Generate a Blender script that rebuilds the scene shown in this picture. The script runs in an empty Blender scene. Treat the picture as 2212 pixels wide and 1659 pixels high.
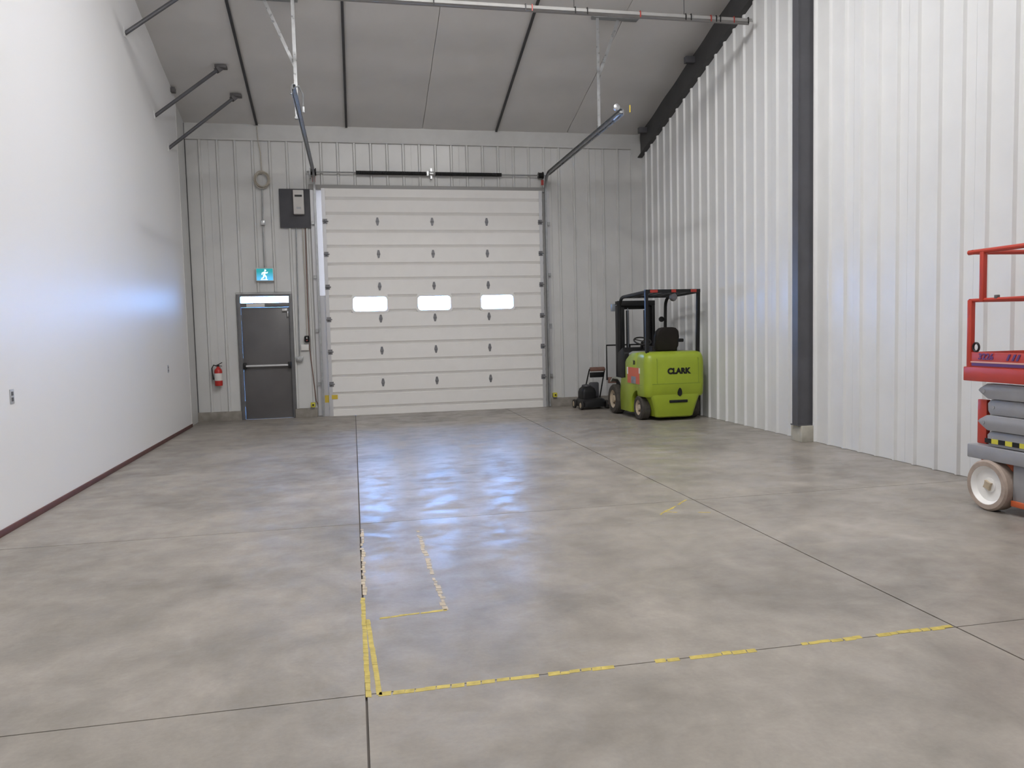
import bpy, bmesh, math, random
from mathutils import Vector, Matrix
random.seed(7)
PI = math.pi
S = bpy.context.scene
C = S.collection

# ------------------------------------------------------------------ camera
CAM_H = 1.542
yaw, pit, rol, FPX = 0.20028, -0.06869, -0.02426, 1679.26
fw = Vector((math.sin(yaw) * math.cos(pit), math.cos(yaw) * math.cos(pit), math.sin(pit)))
r0 = Vector((math.cos(yaw), -math.sin(yaw), 0)); u0 = r0.cross(fw)
rt = r0 * math.cos(rol) + u0 * math.sin(rol); up = -r0 * math.sin(rol) + u0 * math.cos(rol)
cd = bpy.data.cameras.new('camera'); cam = bpy.data.objects.new('camera', cd); C.objects.link(cam)
cd.sensor_fit = 'HORIZONTAL'; cd.sensor_width = 36.0; cd.lens = 36.0 * FPX / 2212.0; cd.clip_start = 0.05
M4 = Matrix((rt, up, -fw)).transposed().to_4x4(); M4.translation = (0, 0, CAM_H); cam.matrix_world = M4
S.camera = cam

# ------------------------------------------------------------------ world (bright overcast daylight outside), exposure
LAMP = 96.0          # emission of the linear lamps under the roof
W = bpy.data.worlds.new('overcast_sky'); S.world = W; W.use_nodes = True
bg = W.node_tree.nodes['Background']; bg.inputs[0].default_value = (0.20, 0.45, 1.0, 1); bg.inputs[1].default_value = 58.0
S.view_settings.view_transform = 'Standard'; S.view_settings.look = 'None'
S.view_settings.exposure = 0.0; S.view_settings.gamma = 1.0; S.view_settings.use_curve_mapping = False

# ------------------------------------------------------------------ materials
def mat(name, col, rough=0.5, metal=0.0, spec=0.5, var=0.0, vscale=6.0, bump=0.0, bscale=60.0, emit=None, estr=0.0, rvar=0.0, stretch=(1, 1, 1)):
    m = bpy.data.materials.new(name); m.use_nodes = True
    nt = m.node_tree; b = nt.nodes['Principled BSDF']
    b.inputs['Base Color'].default_value = (*col, 1); b.inputs['Roughness'].default_value = rough
    b.inputs['Metallic'].default_value = metal; b.inputs['Specular IOR Level'].default_value = spec
    if emit:
        b.inputs['Emission Color'].default_value = (*emit, 1); b.inputs['Emission Strength'].default_value = estr
    if var or bump or rvar:
        g = nt.nodes.new('ShaderNodeNewGeometry'); mp = nt.nodes.new('ShaderNodeMapping'); mp.inputs['Scale'].default_value = stretch
        nt.links.new(g.outputs['Position'], mp.inputs['Vector'])
    if var or rvar:
        n = nt.nodes.new('ShaderNodeTexNoise'); n.inputs['Scale'].default_value = vscale; n.inputs['Detail'].default_value = 5
        nt.links.new(mp.outputs[0], n.inputs['Vector'])
    if var:
        mr = nt.nodes.new('ShaderNodeMapRange'); mr.inputs['From Min'].default_value = .3; mr.inputs['From Max'].default_value = .7
        mr.inputs['To Min'].default_value = 1 - var; mr.inputs['To Max'].default_value = 1 + var
        mx = nt.nodes.new('ShaderNodeVectorMath'); mx.operation = 'SCALE'; mx.inputs[0].default_value = col
        nt.links.new(n.outputs['Fac'], mr.inputs[0]); nt.links.new(mr.outputs[0], mx.inputs['Scale']); nt.links.new(mx.outputs[0], b.inputs['Base Color'])
    if rvar:
        m2 = nt.nodes.new('ShaderNodeMapRange'); m2.inputs['From Min'].default_value = .3; m2.inputs['From Max'].default_value = .7
        m2.inputs['To Min'].default_value = max(.02, rough - rvar); m2.inputs['To Max'].default_value = min(1, rough + rvar)
        nt.links.new(n.outputs['Fac'], m2.inputs[0]); nt.links.new(m2.outputs[0], b.inputs['Roughness'])
    if bump:
        n2 = nt.nodes.new('ShaderNodeTexNoise'); n2.inputs['Scale'].default_value = bscale; n2.inputs['Detail'].default_value = 3
        bp = nt.nodes.new('ShaderNodeBump'); bp.inputs['Strength'].default_value = bump; bp.inputs['Distance'].default_value = .01
        nt.links.new(mp.outputs[0], n2.inputs['Vector']); nt.links.new(n2.outputs['Fac'], bp.inputs['Height']); nt.links.new(bp.outputs[0], b.inputs['Normal'])
    return m

def concrete_floor(name, r_lo, r_hi):
    m = bpy.data.materials.new(name); m.use_nodes = True; nt = m.node_tree; b = nt.nodes['Principled BSDF']
    N = nt.nodes.new; L = nt.links.new
    g = N('ShaderNodeNewGeometry')
    def noise(sc, det, st=(1, 1, 1), dist=0.0):
        mp = N('ShaderNodeMapping'); mp.inputs['Scale'].default_value = st; L(g.outputs['Position'], mp.inputs['Vector'])
        n = N('ShaderNodeTexNoise'); n.inputs['Scale'].default_value = sc; n.inputs['Detail'].default_value = det; n.inputs['Distortion'].default_value = dist
        n.inputs['Roughness'].default_value = .62
        L(mp.outputs[0], n.inputs['Vector']); return n
    def rng(n, a, bb, c, d):
        r = N('ShaderNodeMapRange'); r.inputs[1].default_value = a; r.inputs[2].default_value = bb; r.inputs[3].default_value = c; r.inputs[4].default_value = d
        L(n.outputs[0], r.inputs[0]); return r
    big = noise(.9, 6, (1, 1, 1), .6); mid = noise(4.0, 6, (1, .8, 1), .5); fine = noise(45, 4)
    cr = N('ShaderNodeValToRGB'); L(big.outputs['Fac'], cr.inputs[0])
    cr.color_ramp.elements[0].position = .32; cr.color_ramp.elements[0].color = (.225, .204, .182, 1)
    cr.color_ramp.elements[1].position = .68; cr.color_ramp.elements[1].color = (.350, .318, .282, 1)
    k = rng(mid, .3, .7, .85, 1.10); k2 = rng(fine, .3, .7, .95, 1.05)
    mu = N('ShaderNodeMath'); mu.operation = 'MULTIPLY'; L(k.outputs[0], mu.inputs[0]); L(k2.outputs[0], mu.inputs[1])
    # sparse darker scuffs and stains
    st = noise(1.7, 5, (1, .55, 1), 1.2); k3 = rng(st, .24, .52, .86, 1.0)
    mu2 = N('ShaderNodeMath'); mu2.operation = 'MULTIPLY'; L(mu.outputs[0], mu2.inputs[0]); L(k3.outputs[0], mu2.inputs[1])
    sc = N('ShaderNodeVectorMath'); sc.operation = 'SCALE'; L(cr.outputs[0], sc.inputs[0]); L(mu2.outputs[0], sc.inputs['Scale'])
    L(sc.outputs[0], b.inputs['Base Color'])
    rr = noise(2.8, 3, (1, 1.4, 1), .3); r = rng(rr, .42, .68, r_lo, r_hi); L(r.outputs[0], b.inputs['Roughness'])
    b.inputs['Specular IOR Level'].default_value = .38
    bn = noise(7, 4); bp = N('ShaderNodeBump'); bp.inputs['Strength'].default_value = .10; bp.inputs['Distance'].default_value = .02
    L(bn.outputs['Fac'], bp.inputs['Height']); L(bp.outputs[0], b.inputs['Normal'])
    return m

def glass():
    m = bpy.data.materials.new('window_glass'); m.use_nodes = True; nt = m.node_tree; nt.nodes.clear()
    o = nt.nodes.new('ShaderNodeOutputMaterial'); mx = nt.nodes.new('ShaderNodeMixShader'); t = nt.nodes.new('ShaderNodeBsdfTransparent')
    gl = nt.nodes.new('ShaderNodeBsdfGlossy'); gl.inputs['Roughness'].default_value = .05; f = nt.nodes.new('ShaderNodeFresnel'); f.inputs[0].default_value = 1.45
    t.inputs[0].default_value = (.93, .95, .97, 1)
    nt.links.new(f.outputs[0], mx.inputs[0]); nt.links.new(t.outputs[0], mx.inputs[1]); nt.links.new(gl.outputs[0], mx.inputs[2]); nt.links.new(mx.outputs[0], o.inputs[0])
    return m

def vinyl_seal():
    m = bpy.data.materials.new('translucent_vinyl'); m.use_nodes = True; nt = m.node_tree; nt.nodes.clear()
    o = nt.nodes.new('ShaderNodeOutputMaterial'); mx = nt.nodes.new('ShaderNodeMixShader'); t = nt.nodes.new('ShaderNodeBsdfTranslucent'); d = nt.nodes.new('ShaderNodeBsdfDiffuse')
    t.inputs[0].default_value = (.34, .23, .165, 1); d.inputs[0].default_value = (.4, .4, .4, 1); mx.inputs[0].default_value = .3
    nt.links.new(t.outputs[0], mx.inputs[1]); nt.links.new(d.outputs[0], mx.inputs[2]); nt.links.new(mx.outputs[0], o.inputs[0])
    return m

def exit_face():
    m = mat('exit_sign_lit_face', (.02, .2, .2), .4); nt = m.node_tree; b = nt.nodes['Principled BSDF']
    tc = nt.nodes.new('ShaderNodeTexCoord'); sx = nt.nodes.new('ShaderNodeSeparateXYZ'); cr = nt.nodes.new('ShaderNodeValToRGB')
    nt.links.new(tc.outputs['Generated'], sx.inputs[0]); nt.links.new(sx.outputs['Z'], cr.inputs[0])
    cr.color_ramp.elements[0].position = .1; cr.color_ramp.elements[0].color = (.12, .50, .92, 1)
    cr.color_ramp.elements[1].position = .75; cr.color_ramp.elements[1].color = (.01, .27, .30, 1)
    nt.links.new(cr.outputs[0], b.inputs['Emission Color']); b.inputs['Emission Strength'].default_value = 1.0
    return m

MT = dict(
    floor=concrete_floor('polished_concrete', .285, .52), floorm=concrete_floor('matt_trowelled_concrete', .42, .62), glass=glass(), seal=vinyl_seal(), exit_face=exit_face(),
    joint=mat('joint_filler', (.10, .085, .075), .8),
    drywall=mat('white_painted_drywall', (.80, .80, .81), .42, spec=.5, bump=.03, bscale=90),
    steel=mat('white_liner_steel', (.60, .60, .595), .30, spec=.5, var=.03, vscale=3),
    steelr=mat('bright_white_liner_steel', (.665, .67, .675), .34, spec=.5, var=.025, vscale=3),
    eave=mat('white_eave_trim', (.56, .56, .555), .4, var=.03),
    ceil=mat('white_faced_insulation', (.66, .645, .635), .5, spec=.35, var=.03, vscale=2, bump=.15, bscale=9),
    strap=mat('dark_strap', (.045, .045, .05), .5, var=.15),
    frame=mat('dark_grey_steel_paint', (.085, .085, .095), .42, var=.12, vscale=4),
    rafter=mat('charcoal_rafter_paint', (.05, .05, .052), .5, var=.15, vscale=4),
    curb=mat('rough_concrete', (.25, .23, .205), .85, var=.18, vscale=9, bump=.3),
    pier=mat('pier_concrete', (.42, .40, .345), .85, var=.12, vscale=9, bump=.3),
    galv=mat('galvanised_steel', (.50, .51, .52), .32, metal=.85, var=.10, vscale=14, rvar=.08),
    galvd=mat('dull_galvanised_steel', (.36, .37, .38), .42, metal=.8, var=.12, vscale=14),
    doorw=mat('door_white_enamel', (.80, .785, .77), .45, var=.015),
    stile=mat('door_end_stile', (.55, .55, .57), .4, metal=.4),
    header=mat('header_grey', (.33, .325, .32), .5),
    black=mat('black_steel', (.010, .010, .011), .45, spec=.35, var=.2),
    rubber=mat('black_rubber', (.025, .024, .023), .75, var=.2, bump=.2),
    redtag=mat('red_plastic', (.36, .035, .025), .45),
    mand=mat('grey_door_enamel', (.115, .11, .112), .33, var=.10, vscale=2.2),
    mandf=mat('grey_frame_enamel', (.13, .13, .135), .4, var=.08),
    alum=mat('brushed_aluminium', (.55, .55, .56), .35, metal=.9, rvar=.05),
    board=mat('slate_grey_board', (.065, .065, .075), .6, var=.12),
    wbox=mat('off_white_plastic', (.62, .60, .58), .45, var=.03),
    exitw=mat('exit_sign_white', (.9, .95, .95), .4, emit=(.85, .97, 1.0), estr=1.2),
    beige=mat('pale_beige_cable', (.47, .43, .37), .6, var=.06),
    yellow=mat('yellow_plastic', (.55, .50, .05), .5), ylabel=mat('yellow_label', (.62, .45, .05), .6),
    red=mat('extinguisher_red', (.50, .03, .025), .3), label=mat('white_label', (.72, .70, .68), .6),
    maroon=mat('maroon_vinyl_base', (.105, .035, .032), .5, var=.15),
    tape=mat('yellow_floor_tape', (.47, .37, .085), .6, var=.22, vscale=25),
    tapep=mat('worn_pale_tape', (.46, .39, .29), .65, var=.18, vscale=22),
    green=mat('lime_green_paint', (.30, .385, .028), .32, var=.06, vscale=4),
    greend=mat('shaded_green_paint', (.19, .27, .03), .4, var=.08),  # darker copy of the lime green, seam shade put into the colour
    decalr=mat('orange_red_decal', (.62, .13, .06), .5), decalb=mat('grey_blue_decal', (.22, .25, .30), .5),
    seat=mat('black_vinyl_seat', (.014, .011, .010), .6, spec=.3, var=.2), hub=mat('dusty_cream_hub', (.46, .38, .28), .6, var=.15, vscale=15),
    tyre=mat('dusty_black_tyre', (.055, .048, .042), .8, var=.3, vscale=12), greydeck=mat('grey_deck', (.33, .34, .30), .6),
    liftred=mat('orange_red_lift_paint', (.43, .045, .026), .38, var=.06), liftgrey=mat('lift_grey_paint', (.27, .27, .285), .45, var=.07),
    liftor=mat('lift_orange_paint', (.50, .10, .03), .5), purple=mat('purple_decal', (.10, .04, .16), .5), pinkw=mat('pale_decal', (.62, .35, .30), .5),
    lwheel=mat('white_wheel_enamel', (.80, .79, .78), .4, var=.06), ltyre=mat('dusty_grey_tyre', (.35, .28, .24), .8, var=.15, vscale=12),
    brown=mat('brown_red_grip', (.17, .09, .07), .7, var=.2), plate=mat('outlet_steel', (.42, .43, .46), .4), lampb=mat('lamp_housing', (.8, .8, .8), .4),
    lamp=mat('lamp_diffuser', (.9, .9, .9), .4, emit=(1.0, .985, .965), estr=LAMP), blackr=mat('dark_hardware', (.10, .095, .10), .5),
    hinge=mat('hinge_steel', (.20, .20, .215), .45, metal=.4), heater=mat('pale_heater_skin', (.34, .335, .33), .4, metal=.0, var=.05), snow=mat('outside_pavement', (.7, .72, .75), .8),
    steelblue=mat('lift_chain_steel', (.30, .33, .38), .4, metal=.7),
)

# ------------------------------------------------------------------ mesh helpers
class MB:
    def __init__(s): s.v = []; s.f = []
    def add(s, vs, fs):
        o = len(s.v); s.v += [tuple(v) for v in vs]; s.f += [tuple(i + o for i in f) for f in fs]; return s
    def bx(s, x0, x1, y0, y1, z0, z1):
        return s.add([(x0, y0, z0), (x1, y0, z0), (x1, y1, z0), (x0, y1, z0), (x0, y0, z1), (x1, y0, z1), (x1, y1, z1), (x0, y1, z1)],
                     [(0, 3, 2, 1), (4, 5, 6, 7), (0, 1, 5, 4), (1, 2, 6, 5), (2, 3, 7, 6), (3, 0, 4, 7)])
    def prism(s, poly, a0, a1, axis='x'):
        # poly: 2D points; axis x -> (y,z), y -> (x,z), z -> (x,y)
        def P(p, a): return {'x': (a, p[0], p[1]), 'y': (p[0], a, p[1]), 'z': (p[0], p[1], a)}[axis]
        n = len(poly); vs = [P(p, a0) for p in poly] + [P(p, a1) for p in poly]
        return s.add(vs, [tuple(range(n))[::-1], tuple(range(n, 2 * n))] + [(i, (i + 1) % n, n + (i + 1) % n, n + i) for i in range(n)])
    def bar(s, p0, p1, w, h, upv=(0, 0, 1)):
        p0 = Vector(p0); p1 = Vector(p1); d = (p1 - p0).normalized(); u = Vector(upv)
        a = d.cross(u)
        if a.length < 1e-4: a = d.cross(Vector((1, 0, 0)))
        a.normalize(); b = a.cross(d).normalized(); vs = []
        for p in (p0, p1):
            for i, j in ((-1, -1), (1, -1), (1, 1), (-1, 1)): vs.append(p + a * (i * w / 2) + b * (j * h / 2))
        return s.add(vs, [(0, 3, 2, 1), (4, 5, 6, 7), (0, 1, 5, 4), (1, 2, 6, 5), (2, 3, 7, 6), (3, 0, 4, 7)])
    def tube(s, pts, r, n=10):
        pts = [Vector(p) for p in pts]; rings = []; a = None
        for i, p in enumerate(pts):
            d = (pts[min(i + 1, len(pts) - 1)] - pts[max(i - 1, 0)]).normalized()
            if a is None:
                a = d.cross(Vector((0, 0, 1)))
                if a.length < 1e-3: a = d.cross(Vector((0, 1, 0)))
            a = (a - d * a.dot(d)).normalized(); b = d.cross(a)
            rr = r[i] if isinstance(r, (list, tuple)) else r
            rings.append([p + (a * math.cos(2 * PI * k / n) + b * math.sin(2 * PI * k / n)) * rr for k in range(n)])
        vs = [v for g in rings for v in g]; fs = [tuple(range(n))[::-1], tuple(range(len(vs) - n, len(vs)))]
        for i in range(len(rings) - 1):
            for k in range(n): fs.append((i * n + k, i * n + (k + 1) % n, (i + 1) * n + (k + 1) % n, (i + 1) * n + k))
        return s.add(vs, fs)
    def lathe(s, prof, c=(0, 0, 0), axis='z', n=28, ring=False):
        # prof: (r, a) pairs along the axis, closed with caps
        vs = []; c = Vector(c)
        for r, a in prof:
            for k in range(n):
                t = 2 * PI * k / n; p, q = r * math.cos(t), r * math.sin(t)
                vs.append(c + Vector({'z': (p, q, a), 'x': (a, p, q), 'y': (p, a, q)}[axis]))
        N = len(prof); fs = [] if ring else [tuple(range(n))[::-1], tuple(range(len(vs) - n, len(vs)))]
        for i in range(N if ring else N - 1):
            j = (i + 1) % N
            for k in range(n): fs.append((i * n + k, i * n + (k + 1) % n, j * n + (k + 1) % n, j * n + k))
        return s.add(vs, fs)
    def loft(s, rings):
        n = len(rings[0]); vs = [v for g in rings for v in g]; fs = [tuple(range(n))[::-1], tuple(range(len(vs) - n, len(vs)))]
        for i in range(len(rings) - 1):
            for k in range(n): fs.append((i * n + k, i * n + (k + 1) % n, (i + 1) * n + (k + 1) % n, (i + 1) * n + k))
        return s.add(vs, fs)
    def mesh(s, name, m, bevel=0.0, seg=2, smooth=True):
        me = bpy.data.meshes.new(name); me.from_pydata(s.v, [], s.f); bm = bmesh.new(); bm.from_mesh(me)
        bmesh.ops.recalc_face_normals(bm, faces=bm.faces)
        if bevel:
            es = [e for e in bm.edges if e.is_manifold and e.calc_face_angle(0) > .5]
            bmesh.ops.bevel(bm, geom=es, offset=bevel, segments=seg, profile=.5, affect='EDGES', clamp_overlap=True)
        if smooth:
            for f in bm.faces: f.smooth = True
            for e in bm.edges:
                if not e.is_manifold or e.calc_face_angle(0) > .6: e.smooth = False
        bm.to_mesh(me); bm.free(); me.materials.append(MT[m]); return me
    def build(s, name, m, parent=None, bevel=0.0, seg=2, smooth=True):
        return link(name, s.mesh(name, m, bevel, seg, smooth), parent)

def link(name, me, parent=None, loc=None):
    o = bpy.data.objects.new(name, me); C.objects.link(o); o.parent = parent
    if loc is not None: o.location = loc
    return o
def tag(o, label, cat, group=None):
    o['label'] = label; o['category'] = cat
    if group: o['group'] = group
    return o
def thing(name, label, cat, loc=(0, 0, 0), rz=0.0, group=None):
    o = link(name, None, None, loc); o.rotation_euler = (0, 0, rz); o.empty_display_size = .2
    return tag(o, label, cat, group)
def struct(o, label=None):
    o['kind'] = 'structure'
    if label: o['label'] = label
    return o
def holder(name, label=None): return struct(link(name, None), label)
def text_mesh(name, body, size, m, depth=.002, shear=0.0, bold=0.0):
    cu = bpy.data.curves.new(name, 'FONT'); cu.body = body; cu.size = size; cu.extrude = depth; cu.shear = shear; cu.offset = bold
    cu.align_x = 'CENTER'; cu.align_y = 'CENTER'; cu.resolution_u = 3
    t = bpy.data.objects.new('tmp', cu); C.objects.link(t); dg = bpy.context.evaluated_depsgraph_get(); dg.update()
    me = bpy.data.meshes.new_from_object(t.evaluated_get(dg)); bpy.data.objects.remove(t); me.materials.clear(); me.materials.append(MT[m]); return me
def arc(c, r, a0, a1, n, f): return [f(c, r * math.cos(a0 + (a1 - a0) * i / n), r * math.sin(a0 + (a1 - a0) * i / n)) for i in range(n + 1)]

# ------------------------------------------------------------------ place dimensions
D = 15.15; XL = -2.80; XR = 5.85; YF = -7.0; ZE = 5.40; SL = 0.277; YR = 0.0
def roofz(y): return ZE + SL * (D - y) if y >= YR else ZE + SL * (D - YR) - SL * (YR - y)

# ================================================================== STRUCTURE
# ---- floor: slabs with recessed saw cuts
fl = struct(MB().bx(XL - .2, XR + .2, YF - .2, D + .25, -.25, -.012).build('floor', 'joint', smooth=False), 'worn grey-beige concrete floor with straight saw-cut joints')
xs = [XL - .2, 0.0, 2.918, XR + .2]; ys = [YF - .2, -2.8, .25, 3.30, 6.37, D + .25]
for i in range(3):
    for j in range(5):
        gx, gy = .005, .0035
        a, b, c, d = xs[i] + (gx if i else 0), xs[i + 1] - (gx if i < 2 else 0), ys[j] + (gy if j else 0), ys[j + 1] - (gy if j < 4 else 0)
        MB().bx(a, b, c, d, -.012, 0).build('concrete_slab', 'floorm' if i == 0 else 'floor', fl, smooth=False)

# ---- corrugated liner panels
RW, RH = .305, .030
def rib_points(a0, a1, ref):
    # profile along one wall direction: list of (coord, protrusion)
    ks = {round(a0, 5): None, round(a1, 5): None}
    def h(a):
        t = (a - ref + RW / 2) % RW - RW / 2; t = abs(t)
        if t <= .013: return RH
        if t <= .030: return RH * (.030 - t) / .017
        return 0.0
    k = math.floor((a0 - ref) / RW) - 1
    while ref + k * RW < a1 + RW:
        for o in (-.030, -.013, .013, .030):
            a = ref + k * RW + o
            if a0 < a < a1: ks[round(a, 5)] = None
        k += 1
    return [(a, h(a)) for a in sorted(ks)]
def sheet(name, pts, f, z0, ztop, m, parent):
    n = len(pts); vs = [f(a, p, z0) for a, p in pts] + [f(a, p, ztop(a)) for a, p in pts]
    vs += [f(a, -.012, z0) for a, p in pts] + [f(a, -.012, ztop(a)) for a, p in pts]
    fs = [(i, i + 1, n + i + 1, n + i) for i in range(n - 1)] + [(2 * n + i, 3 * n + i, 3 * n + i + 1, 2 * n + i + 1) for i in range(n - 1)]
    fs += [(i, 2 * n + i, 2 * n + i + 1, i + 1) for i in range(n - 1)] + [(n + i, n + i + 1, 3 * n + i + 1, 3 * n + i) for i in range(n - 1)]
    fs += [(0, n, 3 * n, 2 * n), (n - 1, 3 * n - 1, 4 * n - 1, 2 * n - 1)]
    MB().add(vs, fs).build(name, m, parent, smooth=False)

# right wall
wr = struct(MB().bx(XR + .012, XR + .16, YF - .1, D + .15, -.01, 5.2).prism([(YF - .1, 5.2), (D + .15, 5.2), (D + .15, roofz(D) + .2), (0, roofz(0) + .2), (YF - .1, roofz(YF) + .2)], XR + .012, XR + .16, 'x').build('wall_right', 'steelr', smooth=False), 'white corrugated steel side wall')
REF_R = 6.62; y = REF_R - .152
while y > YF: y -= 3 * RW
while y < D - .02:
    a0, a1 = max(y, YF), min(y + 3 * RW - .002, D - .02)
    if a1 - a0 > .02:
        sheet('wall_panel', rib_points(a0, a1, REF_R), lambda a, p, z: (XR - p, a, z), .004, lambda a: roofz(a) - (.46 if a > 0 else .02), 'steelr', wr)
    y += 3 * RW

# back wall with the two openings
OX0, OX1, OZ = -.62, 3.72, 4.24          # overhead door opening
PX0, PX1, PZ = -2.045, -1.125, 2.30      # walk door opening
mb = MB(); yb0, yb1 = D + .012, D + .20; zt = ZE + .12
mb.bx(XL - .2, PX0, yb0, yb1, -.01, zt).bx(PX0, PX1, yb0, yb1, PZ, zt).bx(PX1, OX0, yb0, yb1, -.01, zt).bx(OX0, OX1, yb0, yb1, OZ, zt).bx(OX1, XR + .16, yb0, yb1, -.01, zt)
wb = struct(mb.build('wall_back', 'steel', smooth=False), 'white ribbed steel wall behind the overhead door')
REF_B = 4.12; CZ = .17; TZ = 5.13
cuts = [-2.835, -2.09, -1.10, -.64, 3.86, 5.70]
def bsheets(x0, x1, z0):
    x = REF_B - .152
    while x > x0: x -= 3 * RW
    while x < x1:
        a0, a1 = max(x, x0), min(x + 3 * RW - .002, x1)
        if a1 - a0 > .01: sheet('wall_panel', rib_points(a0, a1, REF_B), lambda a, p, z: (a, D - p, z), z0, lambda a: TZ, 'steel', wb)
        x += 3 * RW
bsheets(-2.83, -2.09, CZ); bsheets(-2.09, -1.10, 2.36); bsheets(-1.10, -.66, CZ); bsheets(-.66, 3.84, 4.34); bsheets(3.84, 5.62, CZ)
# concrete curb under the liner
for a, b in ((-2.84, -2.07), (-1.105, -.70), (3.84, 5.85)):
    MB().bx(a, b, D - .075, D + .02, -.005, CZ).build('concrete_curb', 'curb', wb, .008)
# eave trim, corner trims, header
t1 = struct(MB().prism([(D + .01, TZ - .01), (D - .045, TZ - .01), (D - .05, TZ + .02), (D - .035, ZE + .02), (D + .01, ZE + .02)], XL - .1, XR - .03, 'x').build('trim_1', 'eave', smooth=False), 'pale flat trim strip along the eave above the overhead door')
t2 = struct(MB().bx(5.63, XR - .001, D - .055, D + .01, CZ - .01, TZ + .1).bx(5.615, 5.63, D - .062, D + .01, CZ, TZ - .01).build('trim_2', 'steel', smooth=False), 'flat white corner trim beside the green forklift')
t3 = struct(MB().bx(-2.838, -2.828, D - .05, D + .01, CZ, ZE).build('trim_3', 'strap', smooth=False), 'thin dark corner trim beside the fire extinguisher')
t4 = struct(MB().bx(-.70, 3.84, D - .045, D + .01, OZ + .005, OZ + .10).build('trim_4', 'header', None, .006), 'grey header strip above the overhead door')

# left wall (drywall partition) and recessed end strip
wl = struct(MB().prism([(YF - .1, 0), (14.34, 0), (14.34, roofz(14.34) + .04), (0, roofz(0) + .04), (YF - .1, roofz(YF) + .04)], XL - .15, XL, 'x').build('wall_left', 'drywall', smooth=False), 'smooth white painted partition wall')
MB().bx(XL - .03, XL + .004, 14.33, 14.346, .02, roofz(14.34)).build('corner_bead', 'label', wl)
t5 = struct(MB().prism([(14.34, 0), (D + .02, 0), (D + .02, ZE + .05), (14.34, roofz(14.34) + .03)], XL - .15, XL - .035, 'x').build('trim_5', 'steel', smooth=False), 'narrow recessed white strip between the partition and the back corner')
struct(MB().bx(XL - .005, XL + .012, YF, 14.335, 0, .055).build('baseboard_left', 'maroon', None, .004), 'dark maroon vinyl base along the white partition')
# wall behind the camera
struct(MB().bx(XL - .2, XR + .2, YF - .2, YF, -.01, roofz(YF) + .2).build('wall_front', 'steelr', smooth=False), 'white wall behind the viewer')

# ceiling: insulation blankets sagging between purlins
cl = struct(MB().prism([(D + .2, ZE + .05), (D + .2, ZE + .2), (0, roofz(0) + .25), (YF - .2, roofz(YF) + .25), (YF - .2, roofz(YF) + .1), (0, roofz(0) + .1)], XL - .2, XR + .2, 'x').build('ceiling', 'ceil', smooth=False), 'white-faced insulated roof sloping down to the overhead door')
seams = [XL - .15, -1.57, .03, 1.45, 2.87, 4.30, XR + .02]
for i in range(6):
    x0, x1 = seams[i] + .004, seams[i + 1] - .004; xs_ = [x0 + (x1 - x0) * t for t in (0, .04, .5, .96, 1)]; lift = (.006, 0, -.004, 0, .006)
    ya = [D + .15 - k * .12 for k in range(int((D + .15 - YF + .15) / .12) + 1)]
    vs = []
    for yy in ya:
        sag = .5 * (1 + math.cos(2 * PI * (yy - 11.78) / 1.05)) * .016
        for xx, lf in zip(xs_, lift): vs.append((xx, yy, roofz(yy) + sag - .010 + lf))
    fs = [(r * 5 + c, r * 5 + c + 1, (r + 1) * 5 + c + 1, (r + 1) * 5 + c) for r in range(len(ya) - 1) for c in range(4)]
    n = len(vs); vs += [(a, b, c + .06) for a, b, c in vs]; fs += [tuple(k + n for k in f[::-1]) for f in fs]
    R_ = len(ya)
    for r in range(R_ - 1):
        for c in (0, 4): fs.append((r * 5 + c, (r + 1) * 5 + c, (r + 1) * 5 + c + n, r * 5 + c + n))
    MB().add(vs, fs).build('insulation_blanket', 'ceil', cl)

# rafter, column and pier of the right wall
def rq(y, o): return (y, roofz(y) + o)
rf = thing('roof_rafter', 'charcoal steel roof beam along the top of the corrugated right wall', 'beam', (XR, D - .1, ZE - .5))
def rbeam(x0, x1, o0, o1, y0=0.05, y1=D - .08): return MB().prism([rq(y1, o0), rq(y1, o1), rq(y0, o1), rq(y0, o0)], x0 - XR, x1 - XR, 'x')
def shift(mb_, off): mb_.v = [(a, b - off[1], c - off[2]) for a, b, c in mb_.v]; return mb_
off = (XR, D - .1, ZE - .5)
shift(rbeam(XR - .035, XR + .01, -.46, .02), off).build('web', 'rafter', rf, smooth=False)
shift(rbeam(XR - .10, XR + .01, -.475, -.462), off).build('bottom_flange', 'rafter', rf, smooth=False)
for y_ in (14.75, 12.55):
    shift(MB().add([], []).bx(-.20, -.03, y_ - .05, y_ + .05, roofz(y_) - .16, roofz(y_) - .05), off).build('brace_clip', 'frame', rf, .01)
col = thing('steel_column', 'dark grey steel column standing on a concrete pier by the right wall', 'column', (5.74, 9.17, .215))
MB().bx(-.115, -.100, -.065, .065, 0, roofz(9.17) - .56 - .215 + .1).build('flange', 'frame', col)
MB().bx(-.100, .108, -.055, .055, 0, roofz(9.17) - .56 - .215 + .1).build('web', 'frame', col)
MB().bx(-.125, .105, -.09, .09, 0, .014).build('base_plate', 'frame', col)
tag(MB().bx(5.655, XR - .002, 9.055, 9.315, 0, .215).build('concrete_pier', 'pier', None, .008), 'square concrete pier under the grey steel column', 'pier')

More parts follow.
